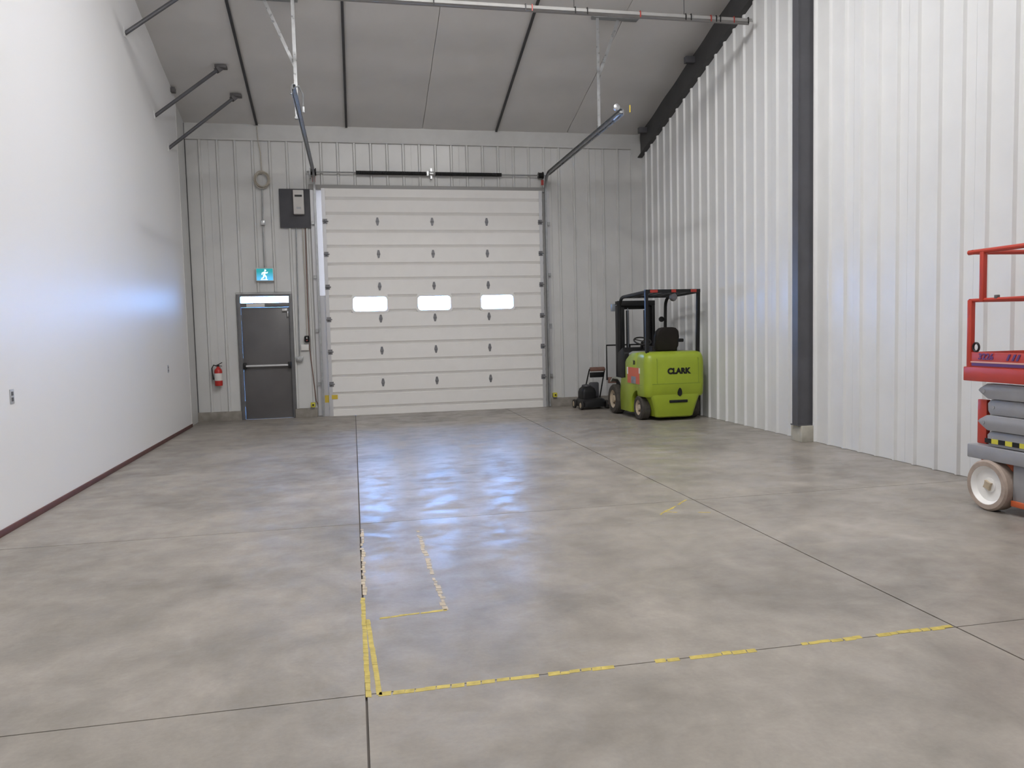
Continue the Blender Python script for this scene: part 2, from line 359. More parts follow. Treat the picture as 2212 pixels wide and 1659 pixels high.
# ================================================================== OVERHEAD DOOR
d1 = holder('door_1', 'closed white sectional overhead door with three small bright windows')
SX0, SX1, SH = -.475, 3.755, .61; SY = 15.085
gz = [(SH * .24, .062), (SH * .70, .062)]      # two folded recessed bands per section: centre height, width
wins = [(.02, .68), (1.245, 1.90), (2.475, 3.14)]; WZ0, WZ1 = .135, .425
def section_mesh(windows):
    m_ = MB(); RB = SY + .05
    full = [(RB, 0)]
    full += [(SY, 0)]
    for zc, w in gz: full += [(SY, zc - w / 2), (SY + .036, zc - w / 2 + .006), (SY, zc + w / 2)]
    full += [(SY, SH), (RB, SH)]
    if not windows: m_.prism(full, SX0, SX1, 'x')
    else:
        x = SX0
        for a, b in wins + [(SX1, SX1)]:
            m_.prism(full, x, a, 'x')
            if b > a: m_.bx(a, b, SY, RB, 0, WZ0).bx(a, b, SY, RB, WZ1, SH)
            x = b
    return m_.mesh('section', 'doorw', smooth=False)
sm0, sm1 = section_mesh(False), section_mesh(True)
hm = MB().prism([(-.034, 0), (-.014, -.075), (.014, -.075), (.034, 0), (.016, .075), (-.016, .075)], SY - .010, SY + .002, 'y').tube([(-.03, SY - .012, 0), (.03, SY - .012, 0)], .009, 8).mesh('hinge', 'hinge')
em = MB().bx(-.04, .04, SY - .010, SY + .002, -.05, .045).tube([(-.045, SY - .014, 0), (.06, SY - .014, 0)], .010, 8).lathe([(.026, -.014), (.026, .014)], (.0, SY - .03, 0), 'x', 12).mesh('edge_hinge', 'hinge')
stm = MB().bx(0, .062, SY - .006, SY + .002, .003, SH - .003).mesh('end_stile', 'stile')
for k in range(7):
    sec = link('section', sm1 if k == 3 else sm0, d1, (0, 0, SH * k))
    for x in (SX0 + .004, SX1 - .066): link('end_stile', stm, sec, (x, 0, 0))
    if k < 6:
        for x in (.54, 1.575, 2.635): link('hinge', hm, sec, (x, 0, SH))
        for x in (SX0 + .05, SX1 - .05): link('edge_hinge', em, sec, (x, 0, SH))
    if k == 3:
        for a, b in wins:
            f = MB()
            def rr(x0, x1, z0, z1, rad): 
                pts = []
                for cx, cz, a0 in ((x1 - rad, z1 - rad, 0), (x0 + rad, z1 - rad, PI / 2), (x0 + rad, z0 + rad, PI), (x1 - rad, z0 + rad, 1.5 * PI)):
                    pts += [(cx + rad * math.cos(a0 + PI / 2 * i / 5), cz + rad * math.sin(a0 + PI / 2 * i / 5)) for i in range(6)]
                return pts
            o_, i_ = rr(a - .022, b + .022, WZ0 - .022, WZ1 + .022, .06), rr(a + .012, b - .012, WZ0 + .012, WZ1 - .012, .06)
            n = len(o_); vs = [(p[0], yy, p[1]) for yy, lst in ((SY - .012, o_), (SY - .012, i_), (SY + .055, o_), (SY + .055, i_)) for p in lst]; fs = []
            for i in range(n):
                j = (i + 1) % n; fs += [(i, j, n + j, n + i), (2 * n + i, 3 * n + i, 3 * n + j, 2 * n + j), (i, 2 * n + i, 2 * n + j, j), (n + i, n + j, 3 * n + j, 3 * n + i)]
            f.add(vs, fs).build('window_frame', 'doorw', sec)
            MB().bx(a - .005, b + .005, SY + .024, SY + .030, WZ0 - .005, WZ1 + .005).build('pane', 'glass', sec)
for a, b in ((OX0 - .085, OX0 + .012), (OX1 - .005, OX1 + .115)): MB().bx(a, b, SY + .052, D + .03, 0, OZ + .02).build('jamb_board', 'header', d1)
MB().bx(SX0, SX1, SY + .005, SY + .045, -.0, .012).build('bottom_seal', 'rubber', d1)
MB().bx(OX0 + .012, SX0 + .010, SY + .052, SY + .058, 2.28, OZ + .02).build('side_seal', 'seal', d1)
MB().bx(OX0 + .012, SX0 + .010, SY + .052, SY + .058, 0, 2.28).build('side_seal', 'stile', d1)
for a, b, z0, z1, yl in ((-.56, -.485, .26, .40, SY + .048), (-.43, -.32, .325, .405, SY - .009)):
    MB().bx(a, b, yl, yl + .004, z0, z1).build('warning_label', 'ylabel', d1)

# torsion spring shaft
ts = thing('torsion_spring_shaft', 'steel shaft with two black torsion springs above the overhead door', 'door spring', (1.6, SY - .03, 4.56))
MB().tube([(-2.32, 0, 0), (2.26, 0, 0)], .014, 10).build('shaft', 'galvd', ts)
def coil(x0, x1):
    pts = []; n = int((x1 - x0) / .03)
    m_ = MB().tube([(x0, 0, 0), (x1, 0, 0)], .034, 14)
    for i in range(n + 1):
        x = x0 + (x1 - x0) * i / n; m_.lathe([(.034, -.006), (.040, 0), (.034, .006)], (x, 0, 0), 'x', 12)
    return m_
coil(-1.42, -.12).build('spring', 'black', ts); coil(.07, 1.34).build('spring', 'black', ts)
MB().bx(-.035, .0, -.02, .062, -.10, .10).bx(-.10, -.07, -.03, .03, -.04, .04).tube([(-.05, 0, 0), (.03, 0, 0)], .045, 14).build('centre_bracket', 'galv', ts)
for x in (-2.20, 2.13):
    dr = MB().lathe([(.03, -.05), (.065, -.048), (.055, -.03), (.055, .03), (.07, .034), (.07, .05), (.03, .05)], (x, 0, 0), 'x', 18).build('cable_drum', 'black', ts)
    MB().bx(x - .01 + (.05 if x > 0 else -.06), x + .01 + (.05 if x > 0 else -.06), -.02, .062, -.12, .07).build('end_plate', 'galvd', dr)
    MB().bx(x - .02 + (.02 if x > 0 else .0), x + .03 + (.02 if x > 0 else .0), -.03, -.02, -.19, -.09).build('cable_tag', 'redtag', dr)

# tracks
def track(side, x, yend, label):
    t = thing('door_track', label, 'track', (x, SY, 0), 0)
    zc, R = 4.57, .32; y0 = -.02
    path = [(y0, 0.01), (y0, zc - R)] + [(y0 - R + R * math.cos(a), zc - R + R * math.sin(a)) for a in [PI / 2 * i / 8 for i in range(1, 8)]] + [(y0 - R, zc)]
    def channel(pts):
        m_ = MB(); rings = []
        for i, p in enumerate(pts):
            a = pts[max(i - 1, 0)]; b = pts[min(i + 1, len(pts) - 1)]; d = Vector((b[0] - a[0], b[1] - a[1])).normalized(); n = Vector((-d[1], d[0]))
            w = .030
            prof = [(-s_, -w), (-s_, w), (.026 * side, w), (.026 * side, w - .004), (-s_ + .004 * side, w - .004), (-s_ + .004 * side, -w + .004), (.026 * side, -w + .004), (.026 * side, -w)]
            rings.append([(q[0], p[0] + n[0] * q[1], p[1] + n[1] * q[1]) for q in prof])
        return m_.loft(rings)
    s_ = .010 * side
    channel(path[:2]).build('vertical_rail', 'galvd', t, smooth=False)
    channel(path[1:]).build('curved_rail', 'galvd', t)
    channel([(y0 - R, zc), (yend - SY, zc + .02)]).build('horizontal_rail', 'galvd', t, smooth=False)
    m_ = MB(); xo = -.020 * side
    m_.bx(min(xo, xo - .004 * side), max(xo, xo - .004 * side), yend - SY, y0 - R + .1, zc - .05, zc + .035).build('angle_rail', 'galv', t)
    MB().bx(min(-.012 * side, -.080 * side), max(-.012 * side, -.080 * side), .034, .064, .02, 4.28).build('jamb_angle', 'stile', t)
    for z in (.6, 1.6, 2.6, 3.6): MB().bx(min(xo, xo - .05 * side), max(xo, xo - .05 * side), -.03, .045, z, z + .06).build('track_bracket', 'galvd', t)
    return t
tl = track(1, -.60, 10.08, 'galvanised door track curving under the roof left of the overhead door')
tr = track(-1, 3.83, 10.62, 'galvanised door track curving under the roof right of the overhead door')
# end bumpers and the bent rail tip
MB().tube([(.0, 10.95 - SY, 4.56), (.0, 10.66 - SY, 4.585)], .022, 12).lathe([(.02, 10.62 - SY), (.045, 10.63 - SY), (.045, 10.67 - SY), (.02, 10.69 - SY)], (-.07, 0, 4.64), 'y', 16).build('bumper', 'galv', tr)
MB().bx(.10, .11, 10.58 - SY, 10.60 - SY, 4.56, 4.66).build('cable_clip', 'ylabel', tr)
MB().tube([(.10, 10.3 - SY, 4.40), (.105, 10.25 - SY, 4.55), (.06, 10.2 - SY, 4.63), (0, 10.15 - SY, 4.60), (-.03, 10.1 - SY, 4.5)], .011, 8).build('cable_loop', 'galvd', tl)
MB().tube([(.10, 10.3 - SY, 4.41), (.10, 10.3 - SY, 4.34)], .018, 8).build('bumper', 'galv', tl)

# hangers
def hanger(x, dx, yb, label):
    zr = roofz(11.78); t = thing('track_hanger', label, 'hanger', (x, 11.72, 4.625))
    def angle(p0, p1, w=.045):
        m_ = MB().bar(p0, p1, w, .004, (0, 1, 0)); a = Vector(p0); b = Vector(p1); o = Vector((w / 2, w / 2, 0))
        return m_.bar(a + o, b + o, .004, w, (0, 1, 0))
    angle((0, yb, 0), (0, 0, zr - 4.625 - .02)).build('upright', 'galv', t)
    angle((0, .03, .74), (dx, .05, zr - 4.625 - .02)).build('diagonal_brace', 'galv', t)
    MB().bx(min(-.07, dx * 1.85) if dx < 0 else -.07, max(.07, dx * 1.85) if dx > 0 else .07, -.03, .10, zr - 4.625 - .045, zr - 4.625 + .0).build('roof_bracket', 'galvd', t, .004)
    MB().bx(-.03, .03, yb - .03, yb + .03, 0, .03).build('clamp', 'galvd', t)
hanger(-.66, -.40, -.02, 'galvanised hanger strut with diagonal holding the left door track')
hanger(3.85, .36, .0, 'galvanised hanger strut with diagonal holding the right door track')

# ================================================================== WALK DOOR
d2 = holder('door_2', 'dark grey steel walk door with a narrow lit transom and push bar')
fy0, fy1 = D - .05, D + .10
fr = MB().bx(-2.075, -2.005, fy0, fy1, 0, 2.33).bx(-1.145, -1.085, fy0, fy1, 0, 2.33).bx(-2.005, -1.145, fy0, fy1, 2.285, 2.33).bx(-2.005, -1.145, fy0, fy1, 2.085, 2.165).build('door_frame', 'mandf', d2, .005)
MB().bx(-2.003, -1.147, D + .03, D + .036, 2.166, 2.284).build('transom_pane', 'glass', d2)
MB().bx(-1.90, -1.575, fy0 - .004, fy0 + .001, 2.09, 2.15).build('door_sign', 'label', d2, .002)
lf = MB().bx(-2.002, -1.148, D - .012, D + .035, .008, 2.083).build('door_leaf', 'mand', d2, .004)
MB().tube([(-1.96, D - .075, 1.0), (-1.19, D - .075, 1.0)], .022, 10).build('push_bar', 'stile', lf)
for x in (-1.975, -1.175): MB().bx(x - .025, x + .025, D - .10, D - .010, .94, 1.06).build('bar_end', 'black', lf, .008)
MB().bx(-1.27, -1.18, D - .05, D - .010, 2.0, 2.05).bx(-1.18, -1.16, D - .06, D - .010, 1.90, 2.0).build('door_closer', 'alum', lf, .004)
for z in (.25, 1.05, 1.85): MB().tube([(-2.003, D - .018, z), (-2.003, D - .018, z + .10)], .009, 8).build('door_hinge', 'mandf', lf)
MB().bx(-2.0, -1.15, D - .04, D + .08, 0, .007).build('threshold', 'alum', d2)

# ================================================================== BACK WALL FITTINGS
PY = D - RH            # plane of the rib tops
sg = thing('exit_sign', 'lit blue-green exit sign with white running figure above the grey walk door', 'exit sign', (-1.545, PY, 2.56))
MB().bx(-.16, .16, -.06, 0, 0, .245).build('housing', 'wbox', sg, .008)
MB().bx(-.145, .145, -.064, -.058, .015, .23).build('lit_face', 'exit_face', sg)
def dsk(m_, x, z, r, n=14): return m_.prism([(x + r * math.cos(2 * PI * k / n), z + r * math.sin(2 * PI * k / n)) for k in range(n)], -.069, -.063, 'y')
def limb(m_, a, b, w0, w1):
    d = Vector((b[0] - a[0], b[1] - a[1])); n = Vector((-d[1], d[0])).normalized()
    return m_.prism([(a[0] + n[0] * w0, a[1] + n[1] * w0), (b[0] + n[0] * w1, b[1] + n[1] * w1), (b[0] - n[0] * w1, b[1] - n[1] * w1), (a[0] - n[0] * w0, a[1] - n[1] * w0)], -.069, -.063, 'y')
m_ = MB(); dsk(m_, .012, .198, .017); limb(m_, (.002, .17), (-.012, .105), .019, .016)
for a, b, w, v in (((-.004, .168), (.038, .145), .009, .008), ((.038, .145), (.052, .17), .008, .007), ((-.002, .165), (-.045, .15), .009, .008), ((-.045, .15), (-.05, .118), .008, .007),
                   ((-.010, .112), (.026, .082), .013, .010), ((.026, .082), (.022, .035), .010, .008), ((-.012, .112), (-.024, .066), .013, .010), ((-.024, .066), (-.06, .048), .010, .008)): limb(m_, a, b, w, v)
m_.bx(-.075, .05, -.067, -.063, .022, .034)
m_.build('running_figure', 'exitw', sg)

jb = tag(MB().bx(-1.575, -1.505, PY - .05, PY, 3.585, 3.675).build('junction_box', 'galv', None, .005), 'small steel junction box on the conduit above the exit sign', 'junction box')
cn = thing('electrical_conduit', 'thin grey conduit running down the wall to the exit sign', 'conduit', (-1.545, PY, 2.80))
MB().tube([(0, -.014, .0), (0, -.014, .785)], .011, 8).build('pipe', 'galvd', cn); MB().tube([(.0, -.014, .875), (0.02, -.014, 1.50)], .011, 8).build('pipe', 'galvd', cn)
tag(MB().tube([(-1.57, D - .06, ZE - .04), (-1.56, D - .055, 5.1), (-1.53, PY - .012, 4.9), (-1.52, PY - .012, 4.56)], .009, 8).build('cable_drop', 'beige', None), 'pale cable hanging from the eave to the wire coil', 'cable')
m_ = MB()
for k in range(6):
    R, dy, dz, dx = .125 + .012 * random.uniform(-1, 1.4), -.012 - .012 * k, random.uniform(-.02, .02), random.uniform(-.015, .015)
    m_.tube([(dx + R * math.cos(2 * PI * i / 24), dy, dz + 1.12 * R * math.sin(2 * PI * i / 24)) for i in range(25)], .010, 6)
co = tag(m_.build('wire_coil', 'beige', None), 'coil of pale beige wire hung on the wall left of the grey board', 'wire coil'); co.location = (-1.515, PY, 4.41)

tag(MB().bx(-1.235, -.685, PY - .020, PY + .002, 3.54, 4.255).build('backer_board', 'board', None, .003), 'slate grey square backer board beside the top of the overhead door', 'board')
cb = thing('control_box', 'off-white upright control box with dark slot mounted on the slate grey board', 'control box', (-.885, PY - .020, 3.78))
MB().bx(-.095, .095, -.10, 0, 0, .44).build('case', 'wbox', cb, .01)
MB().bx(-.065, .065, -.104, -.098, .315, .35).build('slot', 'black', cb); MB().bx(-.04, .04, -.103, -.098, .09, .13).build('badge', 'plate', cb)
def cable(name, pts, r, m, label, cat='cable'): return tag(MB().tube(pts, r, 8).build(name, m, None), label, cat)
yc = PY - .012
cable('electrical_conduit', [(-.955, yc, 3.54), (-.99, yc, 1.16)], .011, 'galvd', 'grey conduit from the slate board down to the round box', 'conduit')
cable('wall_cable', [(-.84, yc, 3.54), (-.83, yc, 2.6), (-.838, yc, 1.54)], .008, 'beige', 'beige cord dropping from the slate board to the black push button')
cable('wall_cable', [(-.79, yc, 3.54), (-.80, yc, 2.4), (-.80, yc, 1.3), (-.72, yc, .30), (-.69, yc, .235)], .008, 'brown', 'brown cord running down beside the left door track to the yellow sensor')
pb = thing('push_button', 'black oval push button station left of the overhead door', 'push button', (-.84, PY, 1.41))
MB().lathe([(.001, 0), (.04, .004), (.05, .03), (.05, .10), (.04, .125), (.001, .13)], (0, -.045, 0), 'z', 16).build('case', 'black', pb)
MB().bx(-.03, .03, -.004, .0, .02, .11).build('mount', 'black', pb)
for z in (.04, .085): MB().lathe([(.012, -.100), (.012, -.09)], (0, 0, z), 'y', 12).build('button', 'redtag' if z < .05 else 'label', pb)
tag(MB().bx(-.955, -.815, PY - .025, PY + .002, 1.265, 1.375).build('notice_card', 'label', None, .003), 'small white card box under the black push button', 'box')
rb = thing('conduit_box', 'round-bottomed grey conduit box beside the grey walk door', 'junction box', (-.99, PY, 1.05))
MB().prism([(-.07, .1), (-.06, .03), (-.03, 0), (.03, 0), (.06, .03), (.07, .1)], -.055, 0, 'y').build('case', 'galvd', rb, .004); MB().bx(-.03, .03, -.058, -.052, .04, .07).build('cover', 'galv', rb)
def eye(x, label):
    e = thing('safety_sensor', label, 'sensor', (x, D - .075, .17))
    MB().bx(-.02, .02, -.03, .03, 0, .02).build('bracket', 'galvd', e); MB().bx(-.045, .04, -.06, .02, .02, .11).build('case', 'yellow', e, .01); MB().lathe([(.018, -.066), (.018, -.058)], (0, 0, .065), 'y', 12).build('lens', 'black', e)
eye(-.775, 'yellow-green door safety sensor at the left foot of the overhead door'); eye(3.93, 'yellow-green door safety sensor at the right foot of the overhead door')

fe = thing('fire_extinguisher', 'red fire extinguisher with white label hung left of the walk door', 'fire extinguisher', (-2.44, PY - .075, .655))
MB().lathe([(.03, 0), (.066, .006), (.07, .03), (.07, .27), (.060, .305), (.035, .33), (.024, .345), (.024, .36)], (0, 0, 0), 'z', 22).build('cylinder', 'red', fe)
MB().lathe([(.0712, .10), (.0712, .235)], (0, 0, 0), 'z', 22).build('label_band', 'label', fe)
MB().lathe([(.022, .355), (.026, .36), (.022, .395)], (0, 0, 0), 'z', 12).bar((0, 0, .39), (.075, -.01, .43), .022, .012).bar((0, 0, .372), (.07, 0, .365), .02, .010).build('valve_handle', 'black', fe)
MB().tube([(-.015, -.01, .37), (-.075, -.015, .385), (-.105, -.015, .33), (-.10, -.012, .22), (-.085, -.01, .12)], [.011, .011, .011, .012, .017], 8).build('hose', 'rubber', fe)
MB().bx(-.03, .03, .06, .075, .12, .34).build('wall_bracket', 'black', fe)

# ================================================================== LEFT WALL FITTINGS
def outlet(y, z, h, label):
    o = thing('wall_outlet', label, 'outlet', (XL, y, z))
    MB().bx(0, .006, -.038, .038, 0, h).build('cover_plate', 'plate', o, .002)
    for k in (.28, .68): MB().bx(.0055, .0085, -.018, .018, h * k - .014, h * k + .018).build('socket', 'blackr', o)
outlet(7.157, 1.035, .12, 'steel outlet plate on the white partition nearest the viewer'); outlet(12.767, 1.02, .12, 'steel outlet plate on the white partition near the fire extinguisher')
def brace(p0, p1, label):
    b = thing('roof_brace', label, 'brace', p0); v = Vector(p1) - Vector(p0)
    MB().tube([(0, 0, 0), v], .027, 12).build('tube', 'frame', b)
    MB().bx(v[0] - .09, v[0] + .09, v[1] - .07, v[1] + .07, v[2] - .02, v[2] + .025).bar(v - v.normalized() * .1, v, .09, .09).build('end_bracket', 'blackr', b, .006)
    MB().bx(0, .006, -.06, .06, -.06, .06).build('wall_plate', 'drywall', b)
brace((XL, 13.665, 4.623), (-1.79, 14.18, roofz(14.18) - .035), 'dark diagonal brace nearest the overhead door, from partition to roof')
brace((XL, 12.824, 4.91), (-1.90, 13.40, roofz(13.40) - .035), 'middle dark diagonal brace from the white partition up to the roof')
brace((XL, 11.373, 5.587), (-2.08, 11.745, roofz(11.745) - .035), 'dark diagonal brace nearest the viewer, cut off by the top of the picture')
tag(MB().bx(XL, XL + .07, 14.0, 14.10, roofz(14.05) - .09, roofz(14.05) - .012).build('roof_clip', 'blackr', None, .008), 'small dark clip where the partition meets the roof', 'clip')

# ceiling straps
for x, lab in ((-1.57, 'dark strap running up the ceiling nearest the white partition'), (.03, 'dark strap running up the ceiling near the left door track'), (2.87, 'dark strap running up the ceiling near the right door track')):
    tag(MB().prism([rq(D - .07, -.035), rq(D - .07, -.012), rq(3.0, -.012), rq(3.0, -.035)], x - .020, x + .020, 'x').build('ceiling_strap', 'strap', None), lab, 'strap')

# suspended tube heater crossing under the roof
ht = thing('tube_heater', 'long pale radiant tube heater hung under the roof, crossing the dark roof beam', 'heater', (1.5, 10.5, 5.86))
MB().prism([(-.065, -.022), (-.035, .030), (.035, .030), (.065, -.022), (.058, -.026), (.030, .023), (-.030, .023), (-.058, -.026)], -3.6, 4.24, 'x').build('reflector', 'heater', ht)
MB().tube([(-3.5, 0, -.004), (4.2, 0, -.004)], .027, 14).build('burner_tube', 'heater', ht)
for i, x in enumerate((-3.1, -1.6, -.3, .93, 1.02, 1.62, 1.79, 2.55, 3.22, 3.30, 3.60, 3.68, 3.74, 3.95, 4.17)):
    hg = MB().bx(x - .007, x + .007, -.070, -.064, -.055, .022).bx(x - .005, x + .005, -.068, .068, .030, .036).bx(x - .005, x + .005, -.068, -.062, .02, .036).build('hanger_clip', 'redtag' if i % 3 == 1 else 'black', ht)
for x in (-3.1, -1.6, 1.62, 3.22): MB().tube([(x, 0, .045), (x, 0, roofz(10.5) - 5.86)], .005, 6).build('hanging_wire', 'strap', ht)

# ================================================================== FLOOR TAPE
def tape(p0, p1, w, m, label, gaps=(), seg=.055, worn=.25, keep=.96):
    a = Vector((*p0, 0)); b = Vector((*p1, 0)); L = (b - a).length; d = (b - a) / L; n = Vector((-d[1], d[0], 0)); t = 0; runs = [MB()]; last = 0
    th = thing('floor_tape', label, 'floor tape', a)
    while t < L - .005:
        s_ = min(seg * random.uniform(.7, 1.4), L - t); u = t / L
        if not any(g0 < u < g1 for g0, g1 in gaps) and random.random() < keep:
            if t - last > .02: runs.append(MB())
            e = s_ * (1 - worn * random.random() * .30); k = 1 - worn * random.random() * .6; o = (random.random() - .5) * w * worn * .5
            q = [d * t + n * (-w / 2 * k + o), d * (t + e) + n * (-w / 2 * k + o), d * (t + e + .006) + n * (w / 2 * k + o), d * (t + .006) + n * (w / 2 * k + o)]
            runs[-1].prism([(p[0], p[1]) for p in q], 0, .0012, 'z'); last = t + s_
        t += s_
    for r in runs:
        if r.v: r.build('tape_piece', m, th, smooth=False)
    return th
tape((.05, 3.285), (2.905, 3.312), .038, 'tape', 'long worn yellow tape line crossing the floor near the viewer', [(.225, .255), (.355, .43), (.465, .50), (.615, .63), (.64, .685), (.815, .835)], worn=.5, keep=.93)
tape((.008, 3.27), (.000, 4.55), .025, 'tape', 'yellow tape along the central floor joint, left one of the close pair', worn=.25, keep=1)
tape((.056, 3.28), (.022, 4.19), .025, 'tape', 'short yellow tape beside the central joint, right one of the close pair', worn=.2, keep=1)
tape((.012, 4.55), (.014, 6.20), .028, 'tapep', 'worn whitish tape continuing along the central floor joint towards the overhead door', worn=.9, keep=.93)
tape((.03, 4.19), (.455, 4.222), .026, 'tape', 'short pale yellow tape crossing from the central joint', worn=.5, keep=.95)
tape((.452, 4.22), (.434, 6.02), .036, 'tapep', 'flaking pale tape line parallel to the central joint', worn=.9, keep=.93)
tape((2.42, 5.944), (2.856, 6.389), .025, 'tape', 'thin slanting yellow tape remnant near the right floor joint', worn=.8, keep=.85)
tape((2.50, 6.02), (2.86, 5.89), .020, 'tape', 'faint yellow tape remnant meeting the slanting one', worn=.9, keep=.5)

# ================================================================== FORKLIFT
fk = thing('forklift', 'lime green electric forklift parked against the right wall, mast away from viewer', 'forklift', (5.150, 11.88, 0), math.radians(.6))
def rrect(x0, x1, y0, y1, r, z, n=5):
    pts = []
    for cx, cy, a0, rr_ in ((x1 - r[0], y1 - r[0], 0, r[0]), (x0 + r[1], y1 - r[1], PI / 2, r[1]), (x0 + r[2], y0 + r[2], PI, r[2]), (x1 - r[3], y0 + r[3], 1.5 * PI, r[3])):
        pts += [(cx + rr_ * math.cos(a0 + PI / 2 * i / n), cy + rr_ * math.sin(a0 + PI / 2 * i / n), z) for i in range(n + 1)]
    return pts
HW = .525
cw = MB()
upper = []
for z, ins in ((.40, .03), (.44, .008), (.60, 0), (.95, .0), (1.04, .012), (1.095, .035), (1.125, .075), (1.135, .12)):
    q = ins; upper.append(rrect(-HW + q * .6, HW - q * .6, .0 + q, .42, (.02, .02, .12, .12), z))
cw.loft(upper)
low = []
for z, x, yb in ((.055, .30, .075), (.075, .33, .05), (.20, .36, .02), (.36, .41, .005), (.44, .45, .012)): low.append(rrect(-x, x, yb, .42, (.02, .02, .07, .07), z))
cw.loft(low)
cwo = cw.build('counterweight', 'green', fk)
# raised rear cover panel edges, drawn as shallow ridges with seam shade put into their green
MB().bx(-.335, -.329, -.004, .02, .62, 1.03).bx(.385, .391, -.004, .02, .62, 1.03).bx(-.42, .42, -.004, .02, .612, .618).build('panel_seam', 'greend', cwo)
tm = link('brand_lettering', text_mesh('brand_lettering', 'CLARK', .125, 'black', .002, 0, .0075), cwo, (.045, -.004, .815)); tm.rotation_euler = (PI / 2, 0, 0); tm.scale = (1.0, 1.0, 1)
MB().prism([(.062, .40), (.028, .43), (.022, .47), (.040, .52), (.062, .545), (.088, .52), (.100, .47), (.094, .43)], -.006, .02, 'y').build('tow_pin', 'black', cwo)
MB().bx(-.12, .20, -.005, .03, .30, .345).build('tow_slot', 'black', cwo, .01)
# left/right side bodies with the rear wheel arch
AR, AY = .285, .40
def archpts(c, r, a0, a1, n=10): return [(c + r * math.cos(a0 + (a1 - a0) * i / n), .205 + r * math.sin(a0 + (a1 - a0) * i / n)) for i in range(n + 1)]
side_poly = [(.40, 1.125), (.40, .49)] + archpts(AY, AR, PI / 2, 0, 8) + [(AY + AR, .10), (1.20, .10), (1.22, .30), (1.20, .56), (1.16, .66), (.95, .68), (.95, .95), (.90, 1.0), (.78, 1.06), (.62, 1.115)]
for s_ in (-1, 1):
    x0, x1 = (-HW, -HW + .10) if s_ < 0 else (HW - .10, HW)
    sp = MB().prism(side_poly, x0, x1, 'x').build('side_panel', 'green', fk, .012)
    if s_ < 0:
        xf = -HW - .002
        MB().bx(xf, xf + .004, .18, .85, .585, .592).build('shaded_seam_line', 'greend', sp)  # side seam line, drawn in the darker shaded green
        MB().bx(xf, xf + .004, .28, .84, .60, .87).build('decal', 'decalr', sp); MB().bx(xf - .001, xf + .003, .45, .66, .60, .72).build('decal', 'decalb', sp)
        MB().bx(xf - .001, xf + .003, .48, .63, .605, .66).build('decal', 'label', sp)
        MB().bx(xf - .001, xf + .003, .80, .86, .75, .87).build('decal', 'label', sp); MB().bx(xf - .001, xf + .003, .26, .31, .78, .87).build('decal', 'label', sp)
        tx = link('model_number', text_mesh('model_number', '30', .10, 'black', .002, 0, .003), sp, (xf, .52, .95)); tx.rotation_euler = (PI / 2, 0, -PI / 2)
MB().bx(-HW + .09, HW - .09, .40, 1.18, .12, .66).build('chassis', 'black', fk)
MB().loft([rrect(-HW + .06, HW - .06, .36, .95, (.04, .04, .05, .05), z) for z in (.62, 1.10)] + [rrect(-HW + .10, HW - .10, .38, .90, (.06, .06, .06, .06), 1.135)]).build('hood', 'greydeck', fk)
MB().bx(-HW + .04, HW - .04, .92, 1.42, .40, .45).build('floor_plate', 'black', fk, .01)
MB().prism([(1.20, .42), (1.16, .80), (1.14, 1.10), (1.24, 1.20), (1.50, 1.10), (1.56, .42)], -HW + .06, HW - .06, 'x').build('dash_cowl', 'black', fk, .02)
# seat
se = MB().loft([rrect(-.23, .23, .42, .86, (.1, .1, .06, .06), z) for z in (1.13, 1.15, 1.20, 1.22)]).build('seat_cushion', 'seat', fk)
MB().loft([rrect(-.20 - w, .20 + w, .36 - (z - 1.15) * .18, .47 - (z - 1.15) * .18, (.045, .045, .05, .05), z) for z, w in ((1.15, -.02), (1.22, .015), (1.38, .02), (1.47, .0), (1.52, -.05), (1.535, -.11))]).build('seat_back', 'seat', fk)
for x in (.245,): MB().bx(x, x + .08, .40, .55, 1.28, 1.34).build('armrest', 'black', fk, .015)
# steering column and wheel
st = MB().tube([(-.12, 1.30, .95), (-.12, 1.16, 1.28)], .025, 10).build('steering_column', 'black', fk)
m_ = MB(); cc = Vector((-.12, 1.15, 1.30)); ax = Vector((0, -.42, .9)).normalized(); ux = Vector((1, 0, 0)); vx = ax.cross(ux)
m_.tube([cc + (ux * math.cos(2 * PI * k / 24) + vx * math.sin(2 * PI * k / 24)) * .15 for k in range(25)], .014, 8)
for a in (.5, 2.6, 4.7): m_.tube([cc, cc + (ux * math.cos(a) + vx * math.sin(a)) * .15], .010, 6)
m_.build('steering_wheel', 'rubber', fk)
for x in (.22, .30): MB().tube([(x, 1.32, 1.05), (x, 1.24, 1.25)], [.009, .014], 8).build('control_lever', 'black', fk)
# overhead guard
og = MB()
GZ = 2.115
for s_ in (-1, 1):
    x = .455 * s_
    og.bar((x * .98, .14, 1.11), (x * 1.0, .12, GZ), .048, .052, (0, 1, 0))
    path = [(x * .96, 1.46, .98), (x * .96, 1.44, 1.5), (x * .96, 1.42, 1.90)] + [(x * .96, 1.42 - .18 + .18 * math.cos(a), 1.90 + .18 * math.sin(a)) for a in (.4, .8, 1.2)] + [(x * .96, 1.24, 2.082), (x, .6, 2.10), (x, .12, 2.115)]
    og.tube(path, .030, 8)
og.bx(-.48, .48, .09, .15, GZ - .02, GZ + .035).bx(-.45, .45, 1.18, 1.24, 2.06, 2.10)
guard = og.build('overhead_guard', 'black', fk)
for x in (-.30, -.15, 0, .15, .30): MB().bar((x, .12, GZ - .0), (x, 1.21, 2.075), .03, .022).build('guard_slat', 'black', guard)
for x0, x1 in ((-.40, -.27), (-.03, .05), (.31, .41)): MB().bx(x0, x1, .084, .0905, GZ - .015, GZ + .03).build('red_tag', 'redtag', guard)
